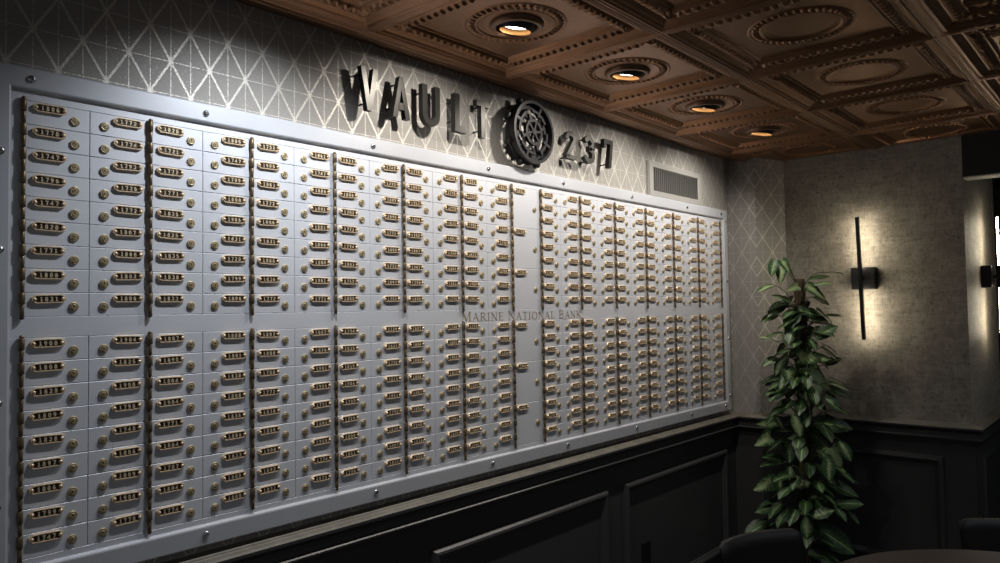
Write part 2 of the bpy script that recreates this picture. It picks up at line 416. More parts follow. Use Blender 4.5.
def ceiling():
    V = []; Fq = []; off = 0
    def grid(x0, x1, y0, y1, nx, ny, fn, hole=None):
        nonlocal off
        xs = np.linspace(x0, x1, nx+1); ys = np.linspace(y0, y1, ny+1); X, Y = np.meshgrid(xs, ys)
        Z = fn(X, Y); V.append(np.stack([X, Y, Z], -1).reshape(-1, 3))
        i = np.arange(ny)[:, None]*(nx+1)+np.arange(nx)[None, :]
        q = np.stack([i, i+nx+1, i+nx+2, i+1], -1).reshape(-1, 4)
        if hole:
            c = V[-1][q].mean(1); q = q[np.hypot(c[:, 0]-hole[0], c[:, 1]-hole[1]) > 0.0625]
        q = q+off; Fq.append(q); off += (nx+1)*(ny+1)
    for jy in range(4):
        for ix in range(-2, 5):
            cx = TX0+P_T*(ix+0.5); cy = TY0-P_T*(jy+0.5)
            kind = 0 if jy == 0 else (1 if jy in (1, 3) else 2)
            n = 260 if (jy < 2 and ix >= 0) else 130
            x1 = min(cx+P_T/2, RX) if ix == 4 else cx+P_T/2
            nn = n if ix < 4 else max(2, int(n*(x1-cx+P_T/2)/P_T))
            def fn(X, Y, cx=cx, cy=cy, kind=kind):
                d = tile_height(X-cx, Y-cy, kind)
                flat = (X > RX-0.045) | ((X > WX-0.04) & (Y > -0.25))   # plain border strip against the end wall
                return 2.372+np.where(flat, 0.016, d)
            lights = [l for l in [(lx, DL_Y) for lx in DL_X]+ADDED_ROOM_DL if abs(l[0]-cx) < P_T/2 and abs(l[1]-cy) < P_T/2]
            hole = lights[0] if lights else None
            grid(cx-P_T/2, x1, cy-P_T/2, cy+P_T/2, nn, n, fn, hole)
    # border strip and cove against the bank wall
    def cove(X, Y):
        e = -(Y-TY0)*-1.0                                  # 0 at the tiles, 0.12 at the wall
        e = Y-TY0
        def st(a, b, x): u = np.clip((x-a)/(b-a), 0, 1); return u*u*(3-2*u)
        return 2.372 - 0.003*st(0.008, 0.012, e)*(1-st(0.018, 0.022, e)) + 0.014*st(0.03, 0.05, e) - 0.004*st(0.056, 0.060, e)*(1-st(0.068, 0.072, e)) + 0.008*st(0.08, 0.11, e)
    grid(TX0-2*P_T, WX, TY0, 0.02, 60, 60, cove)
    grid(WX, RX, TY0, TY0-0.001, 6, 2, lambda X, Y: np.full_like(X, 2.388))
    v = np.concatenate(V); q = np.concatenate(Fq)
    me = bpy.data.meshes.new('ceiling'); me.vertices.add(len(v)); me.vertices.foreach_set('co', v.astype(np.float32).ravel())
    me.loops.add(q.size); me.loops.foreach_set('vertex_index', q.astype(np.int32).ravel())
    me.polygons.add(len(q)); me.polygons.foreach_set('loop_start', np.arange(0, q.size, 4, dtype=np.int32))
    me.polygons.foreach_set('use_smooth', np.ones(len(q), bool)); me.update(calc_edges=True)
    me.materials.append(COPPER)
    o = bpy.data.objects.new('ceiling', me); COL.objects.link(o); struct(o, 'bronze pressed tin ceiling of square moulded panels')
ceiling()
m = MB().box(FLOOR_X0, RX, FLOOR_Y0, 0.12, 2.52, 2.56); struct(m.build('ceiling_slab', DARKPAINT))

# ------------------------------------------------------------------ recessed downlights
DL_LAB = ['recessed eyeball downlight beyond the sign, at the left end of its row', 'recessed eyeball downlight above the letter U, first of four in view', 'recessed eyeball downlight above the round emblem, second of four in view',
          'recessed eyeball downlight above the numerals and vent, third of four in view', 'recessed eyeball downlight nearest the corner, last of four in view']
SPOT_W = 18.5; ADDED_END_W = 26.0
TILT = math.radians(10)
for i, x in enumerate(DL_X):
    t = empty('recessed_downlight', (x, DL_Y, 2.4035)); tag(t, DL_LAB[i], 'ceiling light', 'downlights washing the deposit box wall')
    r = MB().lathe([(0.060, 0.012), (0.060, -0.012), (0.064, -0.016), (0.074, -0.013), (0.079, -0.004), (0.079, 0.012)], seg=40); r.build('trim_ring', TRIMRING, t)
    MB().lathe([(0.0598, 0.0), (0.0598, 0.095), (0.001, 0.095)], seg=40).build('housing', BLACKMETAL, t)
    # eyeball: a thick cup, tilted so that its mouth looks at the wall
    pr = []
    for k in range(9):                                     # outer ball
        a = math.radians(-38+k*16); pr.append((0.058*math.cos(a), 0.058*math.sin(a)))
    outer = pr
    e = MB().lathe(outer, seg=36, mat=0)
    e.lathe([(0.0457, -0.0357), (0.0445, -0.030), (0.0435, -0.0205), (0.037, -0.0190)], seg=36, mat=1)
    e.lathe([(0.0457, -0.0357), (0.0457, -0.0358)], seg=36, mat=0)
    ball = e.build('eyeball', [BLACKMETAL, GOLDREF], t, fix=False); ball.location = (0, 0, 0.016); ball.rotation_euler = (TILT, 0, 0)
    b = MB().lathe([(0.0370, -0.0215), (0.028, -0.0222), (0.006, -0.0226)], seg=30, cap1=True)
    lam = b.build('lamp', BULB, ball)
    ld = bpy.data.lights.new('spot', 'SPOT'); ld.energy = SPOT_W if i else ADDED_END_W; ld.color = (1.0, 0.93, 0.84) if i else (0.90, 0.945, 1.0)
    ld.spot_size = math.radians(134 if i else 128); ld.spot_blend = 0.85 if i else 1.0; ld.shadow_soft_size = 0.02
    lo = bpy.data.objects.new('spot', ld); COL.objects.link(lo); lo.parent = t; lo.location = (0, 0.014, -0.022); lo.rotation_euler = (math.radians(28 if i else 16), 0, 0)

# unseen downlights behind the viewpoint, added for the room's ambient light
for (x, y), lab in zip(ADDED_ROOM_DL, ('recessed floor downlight at the left end of the dining row', 'recessed floor downlight, second along the dining row', 'recessed floor downlight, third along the dining row', 'recessed floor downlight at the passage end of the dining row')):
    t = empty('recessed_downlight', (x, y, 2.4035)); tag(t, lab, 'ceiling light', 'downlights over the dining floor')
    MB().lathe([(0.060, 0.012), (0.060, -0.012), (0.064, -0.016), (0.074, -0.013), (0.079, -0.004), (0.079, 0.012)], seg=40).build('trim_ring', TRIMRING, t)
    MB().lathe([(0.0598, 0.0), (0.050, 0.060), (0.001, 0.062)], seg=40).build('reflector', CHROME, t)
    MB().lathe([(0.040, 0.050), (0.001, 0.046)], seg=30).build('lamp', BULB, t)
    ld = bpy.data.lights.new('spot', 'SPOT'); ld.energy = ADDED_ROOM_W; ld.color = (0.88, 0.93, 1.0)
    ld.spot_size = math.radians(140); ld.spot_blend = 0.8; ld.shadow_soft_size = 0.05
    lo = bpy.data.objects.new('spot', ld); COL.objects.link(lo); lo.parent = t; lo.location = (0, 0, -0.022)

# ------------------------------------------------------------------ deposit box wall
X0, BW, TW, RH = 0.4883, 0.25907, 0.1712, 0.05029
ZT = {'upper': 2.0315, 'lower': 1.5359}
DW = BW/2
hinges = [X0+BW*i for i in range(7)]; hinges += [hinges[6]+TW+BW*i for i in range(7)]
FX0, FX1, FZ0, FZ1 = 0.424, 3.846, 1.020, 2.099           # outside of the steel surround
IX0, IX1, IZ0, IZ1 = 0.468, 3.806, 1.070, 2.049           # inside of the surround
root = empty('deposit_vault_front', (0, 0, 0)); tag(root, 'brushed steel surround and face of the deposit box wall with its hinges', 'vault front')
m = MB(); prof = [(0.0, 0.0195), (0.0, -0.0075), (0.003, -0.010), (0.0405, -0.010), (0.0435, -0.0088), (0.0475, -0.001), (0.0475, 0.004)]
rings = []
for cx, cz, sx, sz in ((FX0, FZ0, 1, 1), (FX1, FZ0, -1, 1), (FX1, FZ1, -1, -1), (FX0, FZ1, 1, -1), (FX0, FZ0, 1, 1)):
    wx = (IX0-FX0 if sx > 0 else FX1-IX1)/0.0475; wz = (IZ0-FZ0 if sz > 0 else FZ1-IZ1)/0.0475
    rings.append([(cx+sx*a*wx, y, cz+sz*a*wz) for a, y in prof])
m.loft(rings, closed=False); m.build('surround_frame', FRAMESTEEL, root)
m = MB().box(FX0+0.003, FX1-0.003, 0.0045, 0.0195, FZ0+0.003, FZ1-0.003); m.build('backing_plate', STEEL, root)
m = MB()
xa, xb = hinges[0], hinges[-1]
zu0, zu1, zl0, zl1 = ZT['upper']-9*RH, ZT['upper'], ZT['lower']-9*RH, ZT['lower']
m.slab(IX0, IX1, zl1, zu0, 0.0, 0.0044, 0.0006)
m.slab(IX0, IX1, zu1, IZ1+0.002, 0.0, 0.0044, 0.0006); m.slab(IX0, IX1, IZ0-0.002, zl0, 0.0, 0.0044, 0.0006)
for a, b in ((zl0, zl1), (zu0, zu1)):
    m.slab(IX0-0.002, xa, a, b, 0.0, 0.0044, 0.0006); m.slab(xb, IX1+0.002, a, b, 0.0, 0.0044, 0.0006)
m.build('face_band', STEEL, root)
# hinges
def hinge_mb(n=18):
    m = MB(); h = 9*RH/n
    for k in range(n):
        z1 = -k*h-0.0006; z0 = -(k+1)*h+0.0006; r = 0.0058 if k % 2 == 0 else 0.0043; c = 0.0006
        m.lathe([(0.003, z0), (r-c, z0), (r, z0+c), (r, z1-c), (r-c, z1), (0.003, z1)], (0, -0.0060, 0), 12)
    m.lathe([(0.0025, -9*RH), (0.0025, 0.0)], (0, -0.0060, 0), 8, smooth=True)
    for z, s in ((0.0, 1), (-9*RH, -1)): m.lathe([(0.0046, z), (0.0050, z+s*0.002), (0.0036, z+s*0.0045), (0.0012, z+s*0.006)], (0, -0.0060, 0), 12, cap1=True)
    return m
hme = hinge_mb().mesh('hinge', DARKBRASS); fix_normals(hme)
for x in hinges:
    for z in (zu1, zl1): child('hinge', hme, root, (x, 0, z))
# screws on the surround
s = MB().lathe([(0.0078, 0.0), (0.0078, -0.0022), (0.0066, -0.0042), (0.0040, -0.0056)], seg=18, axis='y', cap1=True); s.box(-0.0032, 0.0032, -0.0059, -0.0056, -0.0005, 0.0005, 1)
sme = s.mesh('screw', [CHROME, BLACKSLOT]); fix_normals(sme)
sx = [0.501, 0.880, 1.402, 1.914, 2.352, 2.866, 3.384, 3.770]
for x in sx:
    for z in (2.0745, 1.0475): child('screw', sme, root, (x, -0.010, z))
for z in (2.038, 1.715, 1.406, 1.098): child('screw', sme, root, (3.827, -0.010, z))
for z in (1.9156, 1.7153, 1.406, 1.20): child('screw', sme, root, (0.4465, -0.010, z))

# digits, drawn as strokes in a 0.62 x 1 box
def arc(cx, cy, rx, ry, a0, a1, n=10): return [(cx+rx*math.cos(math.radians(a0+(a1-a0)*i/n)), cy+ry*math.sin(math.radians(a0+(a1-a0)*i/n))) for i in range(n+1)]
DIG = {
 '0': [(arc(.31, .5, .22, .42, 0, 360, 16)[:-1], True)],
 '1': [([(.12, .78), (.32, .92)], False), ([(.32, 1.0), (.32, 0.06)], False), ([(.10, .07), (.54, .07)], False)],
 '2': [(arc(.31, .70, .22, .23, 165, -35, 9)+[(.10, .08)], False), ([(.06, .07), (.56, .07)], False)],
 '3': [(arc(.29, .72, .22, .20, 150, -90, 9), False), (arc(.29, .29, .24, .22, 90, -150, 9), False)],
 '4': [([(.44, 0), (.44, .95), (.07, .30), (.60, .30)], False)],
 '5': [([(.52, .93), (.16, .93), (.13, .55)]+arc(.29, .33, .24, .26, 105, -150, 9), False)],
 '6': [([(.46, .92)]+arc(.42, .50, .32, .40, 115, 180, 5), False), (arc(.31, .31, .21, .24, 0, 360, 14)[:-1], True)],
 '7': [([(.08, .80), (.08, .92), (.54, .92), (.27, 0.0)], False)],
 '8': [(arc(.31, .73, .18, .19, 0, 360, 12)[:-1], True), (arc(.31, .29, .22, .23, 0, 360, 14)[:-1], True)],
 '9': [(arc(.31, .68, .21, .24, 0, 360, 14)[:-1], True), ([(.16, .08)]+arc(.20, .50, .32, .40, -65, 0, 5), False)],
}
num_cache = {}
def numerals(txt):
    if txt in num_cache: return num_cache[txt]
    m = MB(); hgt, pitch = 0.0090, 0.0096
    for k, ch in enumerate(txt):
        ox = (k-2)*pitch+(pitch-0.62*hgt)/2
        for pts, cl in DIG[ch]:
            m.ribbon([(ox+px*hgt, (pz-0.5)*hgt) for px, pz in pts], 0.0019, -0.0056, -0.0032, closed=cl)
    num_cache[txt] = m
    return m
num_mesh = {}
def numerals_mesh(txt):
    if txt not in num_mesh: me = numerals(txt).mesh('numerals', NUMBRASS); fix_normals(me); num_mesh[txt] = me
    return num_mesh[txt]
def plate_mb():
    L, H = 0.0325, 0.0094
    def ring(i, y): return [(x*(1-i/L), y, z*(1-i/H)) for x, z in ((-L, -.0036), (-L, .0036), (-.0245, H), (.0245, H), (L, .0036), (L, -.0036), (.0245, -H), (-.0245, -H))]
    m = MB(); m.loft([ring(0, 0.0), ring(0, -.0048), ring(.0007, -.0060), ring(.0024, -.0060), ring(.0030, -.0036)], 0)
    m.add(ring(.0030, -.0036), [tuple(range(8))], 1)
    for sgn in (-1, 1):
        m.lathe([(.0040, -.0036), (.0038, -.0056), (.0028, -.0072), (.0012, -.0080)], (sgn*.0268, 0, 0), 10, 'y', 0, cap1=True)
    return m
def lock_mb():
    m = MB().lathe([(.0098, 0), (.0098, -.0026), (.0088, -.0038), (.0064, -.0038), (.0061, -.0031), (.0058, -.0031), (.0055, -.0046), (.0050, -.0050)], seg=20, axis='y', cap1=True)
    m.box(-.0046, -.0004, -.0053, -.0050, -.0007, .0007, 1); m.lathe([(.0016, -.0050), (.0016, -.0053)], (-.0004, 0, 0), 8, 'y', 1, cap1=True)
    return m
def door_mb(w, h):
    g = 0.0004; return MB().slab(-w/2+g, w/2-g, -h/2+g, h/2-g, 0.0, 0.0042, 0.0010)
plate = plate_mb(); lock = lock_mb(); door = door_mb(DW, RH); tdoor = door_mb(TW, RH*3)
pme = plate.mesh('number_plate', [BRASS, PLATEDARK]); fix_normals(pme)
lme = lock.mesh('lock', [LOCKBRASS, BLACKSLOT]); fix_normals(lme)
lmes = []
for a in range(6):
    mm = lme.copy(); mm.transform(Matrix.Rotation(math.radians(-25+a*22), 4, 'Y')); lmes.append(mm)
dme = door.mesh('door', STEEL); fix_normals(dme); tme = tdoor.mesh('door', STEEL); fix_normals(tme)
READ = {'upper': ['1806 1778 1747 1796 1747 1828 1771 1808 1831', '1772 1774 1793 1726 1772 1807 1808 1802 1806', '1828 1721 1772 1771 1835 1825 1835 1838 1833',
                  '1808 1747 1799 1808 1906 1831 1720 1799 1806', '1752 1905 1861 1772 1806 1831 1808 1836 1772', '1861 1747 1886 1801 1881 1806 1800 1901 1771'],
        'lower': ['1908 1808 1828 1809 1828 1897 1806 1799 1747', '1904 1825 1908 1798 1748 1806 1809 1908 1778', '1807 1890 1804 1904 1771 1804 1707 1804 1774',
                  '1808 1801 1838 1808 1838 1886 1833 1888 1880', '1807 1808 1788 1772 1838 1806 1900 1892 1831', '1887 1826 1901 1906 1771 1802 1908 1774 1876']}
POOL = '1701 1720 1747 1752 1771 1772 1774 1778 1790 1796 1799 1801 1804 1806 1807 1808 1815 1825 1828 1831 1833 1835 1838 1861 1876 1886 1890 1897 1901 1904 1906 1908'.split()
ORD = ['first', 'second', 'third', 'fourth', 'fifth', 'sixth', 'seventh', 'eighth', 'ninth', 'tenth', 'eleventh', 'twelfth']
boxes = []
for bank in ('upper', 'lower'):
    for c in range(24):
        bay = c//2; left_h = (c % 2 == 0)
        hx = hinges[bay] if bay < 6 else hinges[bay+1]
        x = hx+DW*(0.5+(c % 2))
        for r in range(9):
            z = ZT[bank]-RH*(r+0.5)
            txt = READ[bank][c].split()[r] if c < 6 else rnd.choice(POOL)
            if c < 12: lab = '%s row of the %s bank, %s column from the left' % (ORD[r], bank, ORD[c])
            else: lab = '%s row of %s bank, %s column right of tall doors' % (ORD[r], bank, ORD[c-12])
            lab = ('deposit box %s, ' % txt if c < 2 else 'small deposit box, ')+lab
            grp = 'small deposit boxes of the %s bank' % bank
            pts = [pix((x+a*DW/2, 0, z+b*RH/2)) for a, b in ((-1, -1), (1, -1), (1, 1), (-1, 1))]
            area = 0.5*abs(sum(pts[i][0]*pts[(i+1) % 4][1]-pts[(i+1) % 4][0]*pts[i][1] for i in range(4)))
            boxes.append(dict(x=x, z=z, txt=txt, lab=lab, grp=grp, left=left_h, area=area, tall=False, ox=hx if left_h else hx+BW))
    for k in range(3):
        z = ZT[bank]-RH*3*(k+0.5)
        boxes.append(dict(x=hinges[6]+TW/2, z=z, txt=rnd.choice(POOL), lab='tall deposit box, %s in the %s bank of the narrow middle column' % (('topmost', 'middle one', 'lowest')[k], bank),
                          grp='tall deposit boxes', left=True, area=9e9, tall=True, ox=hinges[6]))
boxes.sort(key=lambda b: -b['area'])
stuff = MB()
for i, b in enumerate(boxes):
    sgn = 1 if b['left'] else -1
    px = b['ox']+sgn*0.0490-b['x']; lx = b['ox']+sgn*0.0990-b['x']
    pz = RH*0.255; lz = -RH*0.09
    if b['tall']: px = 0.0485-TW/2; lx = 0.137-TW/2; pz = RH*(1.5-0.30); lz = -RH*0.05
    px += rnd.uniform(-.0012, .0012); pz += rnd.uniform(-.0009, .0009)
    if i < 300:
        t = empty('deposit_box', (b['x'], 0, b['z'])); tag(t, b['lab'], 'deposit box', b['grp'])
        child('door', tme if b['tall'] else dme, t)
        p = child('number_plate', pme, t, (px, 0, pz)); p.rotation_euler = (0, rnd.uniform(-.03, .03), 0)
        child('numerals', numerals_mesh(b['txt']), p)
        child('lock', lmes[rnd.randrange(6)], t, (lx, 0, lz))
    else:
        stuff.join(door, (b['x'], 0, b['z']), 0); stuff.join(plate, (b['x']+px, 0, b['z']+pz), 1)
        stuff.join(numerals(b['txt']), (b['x']+px, 0, b['z']+pz), 5)
        k0 = len(stuff.m); stuff.join(lock, (b['x']+lx, 0, b['z']+lz), 3)
so = stuff.build('deposit_box_doors', [STEEL, BRASS, PLATEDARK, LOCKBRASS, BLACKSLOT, NUMBRASS])
tag(so, 'crowd of small deposit boxes at the far right end of the wall', 'deposit boxes', None, 'stuff')

# engraved name on the middle band, serif capitals built from strokes
def serif(ch):
    T, t, S = .15, .065, .05                               # thick, thin, serif thickness ; returns (strokes, width)
    def v(x, w, a=0., b=1.): return ([(x, a), (x, b)], w)
    def sf(x, z, l=.24): return ([(x-l/2, z), (x+l/2, z)], S)
    if ch == 'M': return [v(.14, t), ([(.16, .98), (.48, .04)], T), ([(.46, .04), (.80, .98)], t), v(.83, T), sf(.14, .025), sf(.83, .025, .3), sf(.12, .975, .2), sf(.86, .975, .24)], 1.02
    if ch == 'A': return [([(.12, .02), (.41, .98)], t), ([(.39, .98), (.70, .02)], T), ([(.22, .36), (.58, .36)], t), sf(.11, .025), sf(.71, .025, .3)], .84
    if ch == 'R': return [v(.17, T), (([(.17, .97)]+arc(.40, .74, .21, .23, 90, -90, 8)+[(.17, .51)]), .09), ([(.38, .50), (.70, .03)], T*.9), sf(.17, .025, .3), sf(.72, .025, .16), sf(.14, .975, .2)], .80
    if ch == 'I': return [v(.20, T), sf(.20, .025, .3), sf(.20, .975, .3)], .42
    if ch == 'N': return [v(.14, t), ([(.14, .98), (.70, .03)], T), v(.71, t), sf(.14, .025), sf(.71, .975), sf(.10, .975, .18)], .86
    if ch == 'E': return [v(.18, T), ([(.18, .97), (.58, .97)], t), ([(.18, .52), (.48, .52)], t), ([(.18, .03), (.60, .03)], t), ([(.58, .99), (.58, .80)], S), ([(.60, .0), (.60, .22)], S), ([(.48, .62), (.48, .42)], S), sf(.12, .025, .16), sf(.12, .975, .16)], .70
    if ch == 'T': return [v(.35, T), ([(.06, .97), (.64, .97)], t), ([(.07, .99), (.07, .78)], S), ([(.63, .99), (.63, .78)], S), sf(.35, .025, .3)], .72
    if ch == 'O': return [(arc(.42, .5, .34, .46, 50, 130, 6), t), (arc(.42, .5, .34, .46, 130, 230, 8), T), (arc(.42, .5, .34, .46, 230, 310, 6), t), (arc(.42, .5, .34, .46, -50, 50, 8), T)], .86
    if ch == 'L': return [v(.18, T), ([(.18, .03), (.60, .03)], t), ([(.60, 0), (.60, .24)], S), sf(.18, .975, .3), sf(.12, .025, .16)], .68
    if ch == 'B': return [v(.17, T), ([(.17, .97)]+arc(.38, .75, .20, .22, 90, -90, 8)+[(.17, .53)], .08), ([(.17, .53)]+arc(.40, .28, .24, .25, 90, -90, 8)+[(.17, .03)], .09), sf(.13, .025, .2), sf(.13, .975, .2)], .76
    if ch == 'K': return [v(.17, T), ([(.24, .46), (.62, .97)], t), ([(.32, .56), (.70, .03)], T), sf(.17, .025, .3), sf(.17, .975, .3), sf(.62, .975, .22), sf(.72, .025, .2)], .82
    return [], .42
line = 'MARINE NATIONAL BANK'
glyphs = []; wtot = 0
for i, ch in enumerate(line):
    big = i == 0 or line[i-1] == ' '
    h = 0.0325 if big else 0.0285
    st, w = serif(ch); glyphs.append((st, wtot, h)); wtot += (w+0.06)*h
sc = (2.474-1.780)/wtot
m = MB()
for st, ox, h in glyphs:
    for pts, w in st: m.ribbon([(1.780+(ox+px*h)*sc, 1.5405+pz*h) for px, pz in pts], w*h*1.0, -0.0005, -0.0001)
m.build('engraved_lettering', INK, root)

# ------------------------------------------------------------------ raised sign letters
YF, YB = -0.030, -0.011
def letter(name, label, cat, x0, x1, z0, z1, strokes=(), polys=(), mats=None, pins=((.5, .5),)):
    m = MB(); W, H = x1-x0, z1-z0
    f = lambda p: (p[0]*W, p[1]*H)
    for poly in polys: m.prism([f(p) for p in poly], YF, YB, 0, 1)
    for pts, w, cl in strokes: m.ribbon([f(p) for p in pts], w, YF, YB, 0, 1, cl)
    t = empty(name, (x0, 0, z0)); tag(t, label, cat, 'raised metal sign on the patterned wall')
    m.build('face', [GUNMETAL, LETTERSIDE], t)
    for a, b in pins:
        MB().lathe([(0.0028, YB), (0.0028, 0.0195)], (a*W, 0, b*H), 10, 'y').build('mounting_pin', LETTERSIDE, t)
Z0, Z1 = 2.173, 2.302
letter('sign_letter', 'raised dark metal letter V at the start of the sign', 'sign letter', 1.3434, 1.4068, Z0, Z1,
       polys=[[(0, 1), (.27, 1), (.5, .34), (.5, 0), (.36, 0)], [(1, 1), (.73, 1), (.5, .34), (.5, 0), (.64, 0)]], pins=((.2, .85), (.5, .2)))
letter('sign_letter', 'raised dark metal letter A between the V and the U', 'sign letter', 1.4635, 1.5338, Z0, Z1,
       polys=[[(.40, 1), (.5, 1), (.5, .70), (.27, 0), (0, 0)], [(.60, 1), (.5, 1), (.5, .70), (.73, 0), (1, 0)], [(.30, .20), (.70, .20), (.64, .37), (.36, .37)]], pins=((.2, .25), (.5, .85)))
u = [(.14, 1.0), (.14, .28)]+arc(.5, .28, .36, .225, 180, 360, 12)+[(.86, 1.0)]
letter('sign_letter', 'raised dark metal letter U between the A and the L', 'sign letter', 1.5861, 1.6632, Z0, Z1, strokes=[(u, .021, False)], pins=((.14, .8), (.86, .8)))
letter('sign_letter', 'raised dark metal letter L between the U and the T', 'sign letter', 1.7315, 1.7875, Z0, Z1, polys=[[(0, 0), (1, 0), (1, .17), (.40, .17), (.40, 1), (0, 1)]], pins=((.2, .8), (.2, .3)))
letter('sign_letter', 'raised dark metal letter T beside the round emblem', 'sign letter', 1.838, 1.901, Z0, Z1, polys=[[(0, .84), (0, 1), (1, 1), (1, .84), (.66, .84), (.66, 0), (.34, 0), (.34, .84)]], pins=((.5, .85), (.5, .2)))
two = arc(.48, .74, .36, .185, 190, -28, 10)+[(.14, .09)]
letter('sign_numeral', 'raised dark metal numeral 2 just right of the round emblem', 'sign numeral', 2.350, 2.422, Z0, 2.284, strokes=[(two, .019, False)], polys=[[(.04, 0), (.98, 0), (.98, .15), (.04, .15)]], pins=((.5, .92), (.4, .08)))
th1 = arc(.46, .735, .38, .19, 165, -90, 10); th2 = arc(.46, .30, .42, .225, 90, -165, 10)
letter('sign_numeral', 'raised dark metal numeral 3 between the 2 and the 7', 'sign numeral', 2.481, 2.549, Z0, 2.286, strokes=[(th1, .019, False), (th2, .019, False)], pins=((.5, .92), (.5, .08)))
letter('sign_numeral', 'raised dark metal numeral 7 at the end of the sign', 'sign numeral', 2.621, 2.689, Z0, 2.294, polys=[[(0, .70), (.22, .70), (.22, .85), (.70, .85), (.44, 0), (.74, 0), (1, .86), (1, 1), (0, 1)]], pins=((.6, .92), (.6, .15)))

# round wheel emblem
t = empty('wheel_emblem', (2.122, 0.011, 2.232)); tag(t, 'round charcoal vault wheel emblem between the letters and numerals', 'emblem')
def annulus(r0, r1, yf, yb, a0=0, a1=360, n=48):
    m = MB(); cl = (a1-a0) >= 360; rr = (r0+r1)/2
    m.ribbon([(rr*math.cos(math.radians(a0+(a1-a0)*i/n)), rr*math.sin(math.radians(a0+(a1-a0)*i/n))) for i in range(n if cl else n+1)], r1-r0, yf, yb, closed=cl)
    return m
def radial(m, a, r0, r1, w, yf, yb):
    c, s_ = math.cos(math.radians(a)), math.sin(math.radians(a)); m.ribbon([(r0*c, r0*s_), (r1*c, r1*s_)], w, yf, yb)
annulus(.106, .117, -.066, -.054).build('outer_ring', CASTIRON, t)
annulus(.104, .116, -.036, -.024).build('back_ring', CASTIRON, t)
m = annulus(.038, .049, -.064, -.052, n=36)
for a in range(0, 360, 60): radial(m, a+10, .008, .040, .008, -.064, -.052)
m.lathe([(.011, -.052), (.011, -.067)], (0, 0, 0), 20, 'y', cap1=True); m.build('hub_wheel', CASTIRON, t)
for k in range(8):
    m = MB(); radial(m, 20+k*45, .066 if k % 2 else .047, .104 if k % 2 else .068, .011, -.063, -.052); m.build('spoke', CASTIRON, t)
for k in range(4): annulus(.074, .084, -.062, -.052, 30+k*90, 94+k*90, 14).build('inner_arc', CASTIRON, t)
annulus(.1085, .1125, -.0535, -.0365).build('drum', CASTIRON, t)
m = annulus(.060, .072, -.040, -.030, n=40)
m.join(annulus(.090, .104, -.040, -.032, n=44))
for k in range(4): radial(m, 42+k*90, .064, .103, .010, -.040, -.028)
m.build('rear_wheel', CASTIRON, t)
for k in range(8):
    a = math.radians(22.5+k*45); p = MB()
    p.lathe([(.0095, -.022), (.0115, -.026), (.0115, -.042), (.0085, -.047)], (.123*math.cos(a), 0, .122*math.sin(a)), 14, 'y', cap0=True, cap1=True)
    p.build('peg', CASTIRON, t)
for k in range(6):
    a = math.radians(5+k*60); MB().lathe([(.0045, -.055), (.0045, -.029)], (.108*math.cos(a), 0, .108*math.sin(a)), 10, 'y').build('spacer', CASTIRON, t)
    if k % 2 == 0: MB().lathe([(.005, -.025), (.005, .0085)], (.108*math.cos(a), 0, .108*math.sin(a)), 10, 'y').build('mounting_pin', CASTIRON, t)

# ------------------------------------------------------------------ air vent
t = empty('air_vent', (3.317, 0.02, 2.185)); tag(t, 'grey wall air vent with upright slats above the deposit boxes', 'air vent')
m = MB(); prof = [(0.0, -0.0005), (0.0, -0.006), (0.004, -0.016), (0.034, -0.016), (0.038, -0.010), (0.038, -0.0005)]
rings = []
for cx, cz, sx_, sz_ in ((-.266, -.084, 1, 1), (.266, -.084, -1, 1), (.266, .084, -1, -1), (-.266, .084, 1, -1), (-.266, -.084, 1, 1)):
    rings.append([(cx+sx_*a, y, cz+sz_*a*0.8) for a, y in prof])
m.loft(rings, closed=False); m.build('frame', GREYMETAL, t)
MB().box(-.230, .230, -.0025, -.0005, -.056, .056).build('duct', VENTDARK, t)
m = MB()
for k in range(25):
    x = -.224+k*.448/24; m.add([(x-.002, -.0135, -.0545), (x+.0005, -.0135, -.0545), (x+.006, -.003, -.0545), (x+.0035, -.003, -.0545), (x-.002, -.0135, .0545), (x+.0005, -.0135, .0545), (x+.006, -.003, .0545), (x+.0035, -.003, .0545)],
          [(0, 1, 5, 4), (1, 2, 6, 5), (2, 3, 7, 6), (3, 0, 4, 7), (4, 5, 6, 7), (3, 2, 1, 0)])
m.build('slats', GREYMETAL, t)

# ------------------------------------------------------------------ power outlet in the wainscot
t = empty('power_outlet', (2.946, 0.008, 0.470)); tag(t, 'black power outlet set in the dark wainscot panel', 'outlet')
MB().slab(-.036, .036, -.058, .058, -.007, 0.0, .003).build('cover_plate', VINYL, t)
m = MB()
for z in (-.02, .02):
    for x in (-.007, .007): m.box(x-.0012, x+.0012, -.0075, -.0068, z-.004, z+.006)
m.build('socket', BLACKSLOT, t)

# ------------------------------------------------------------------ LED bar sconces
def sconce(loc, rz, label, tilt):
    t = empty('wall_sconce', loc, rz); tag(t, label, 'wall light', 'black bar wall sconces')    # local -y looks into the room
    MB().slab(-.057, .057, -.057, .057, -.046, 0.0, .003).build('wall_box', BLACKMETAL, t)
    MB().box(-.008, .008, -.078, -.045, -.008, .008).build('arm', BLACKMETAL, t)
    b = MB().slab(-.0085, .0085, -.315, .315, -.096, -.078, .0015).build('bar', BLACKMETAL, t); b.rotation_euler = (0, tilt, 0)
    pr = [(-.0075, -.0778), (-.0065, -.072), (0.0, -.068), (.0065, -.072), (.0075, -.0778)]
    m = MB().loft([[(x, y, -.310) for x, y in pr], [(x, y, -.06) for x, y in pr]], 0, False, True, True)
    m.loft([[(x, y, .06) for x, y in pr], [(x, y, .310) for x, y in pr]], 0, False, True, True); m.build('led_strip', LED, b)
sconce((RX-.0005, -.618, 1.712), -PI/2, 'black bar wall sconce glowing on the grey wall beside the plant', math.radians(-1.2))
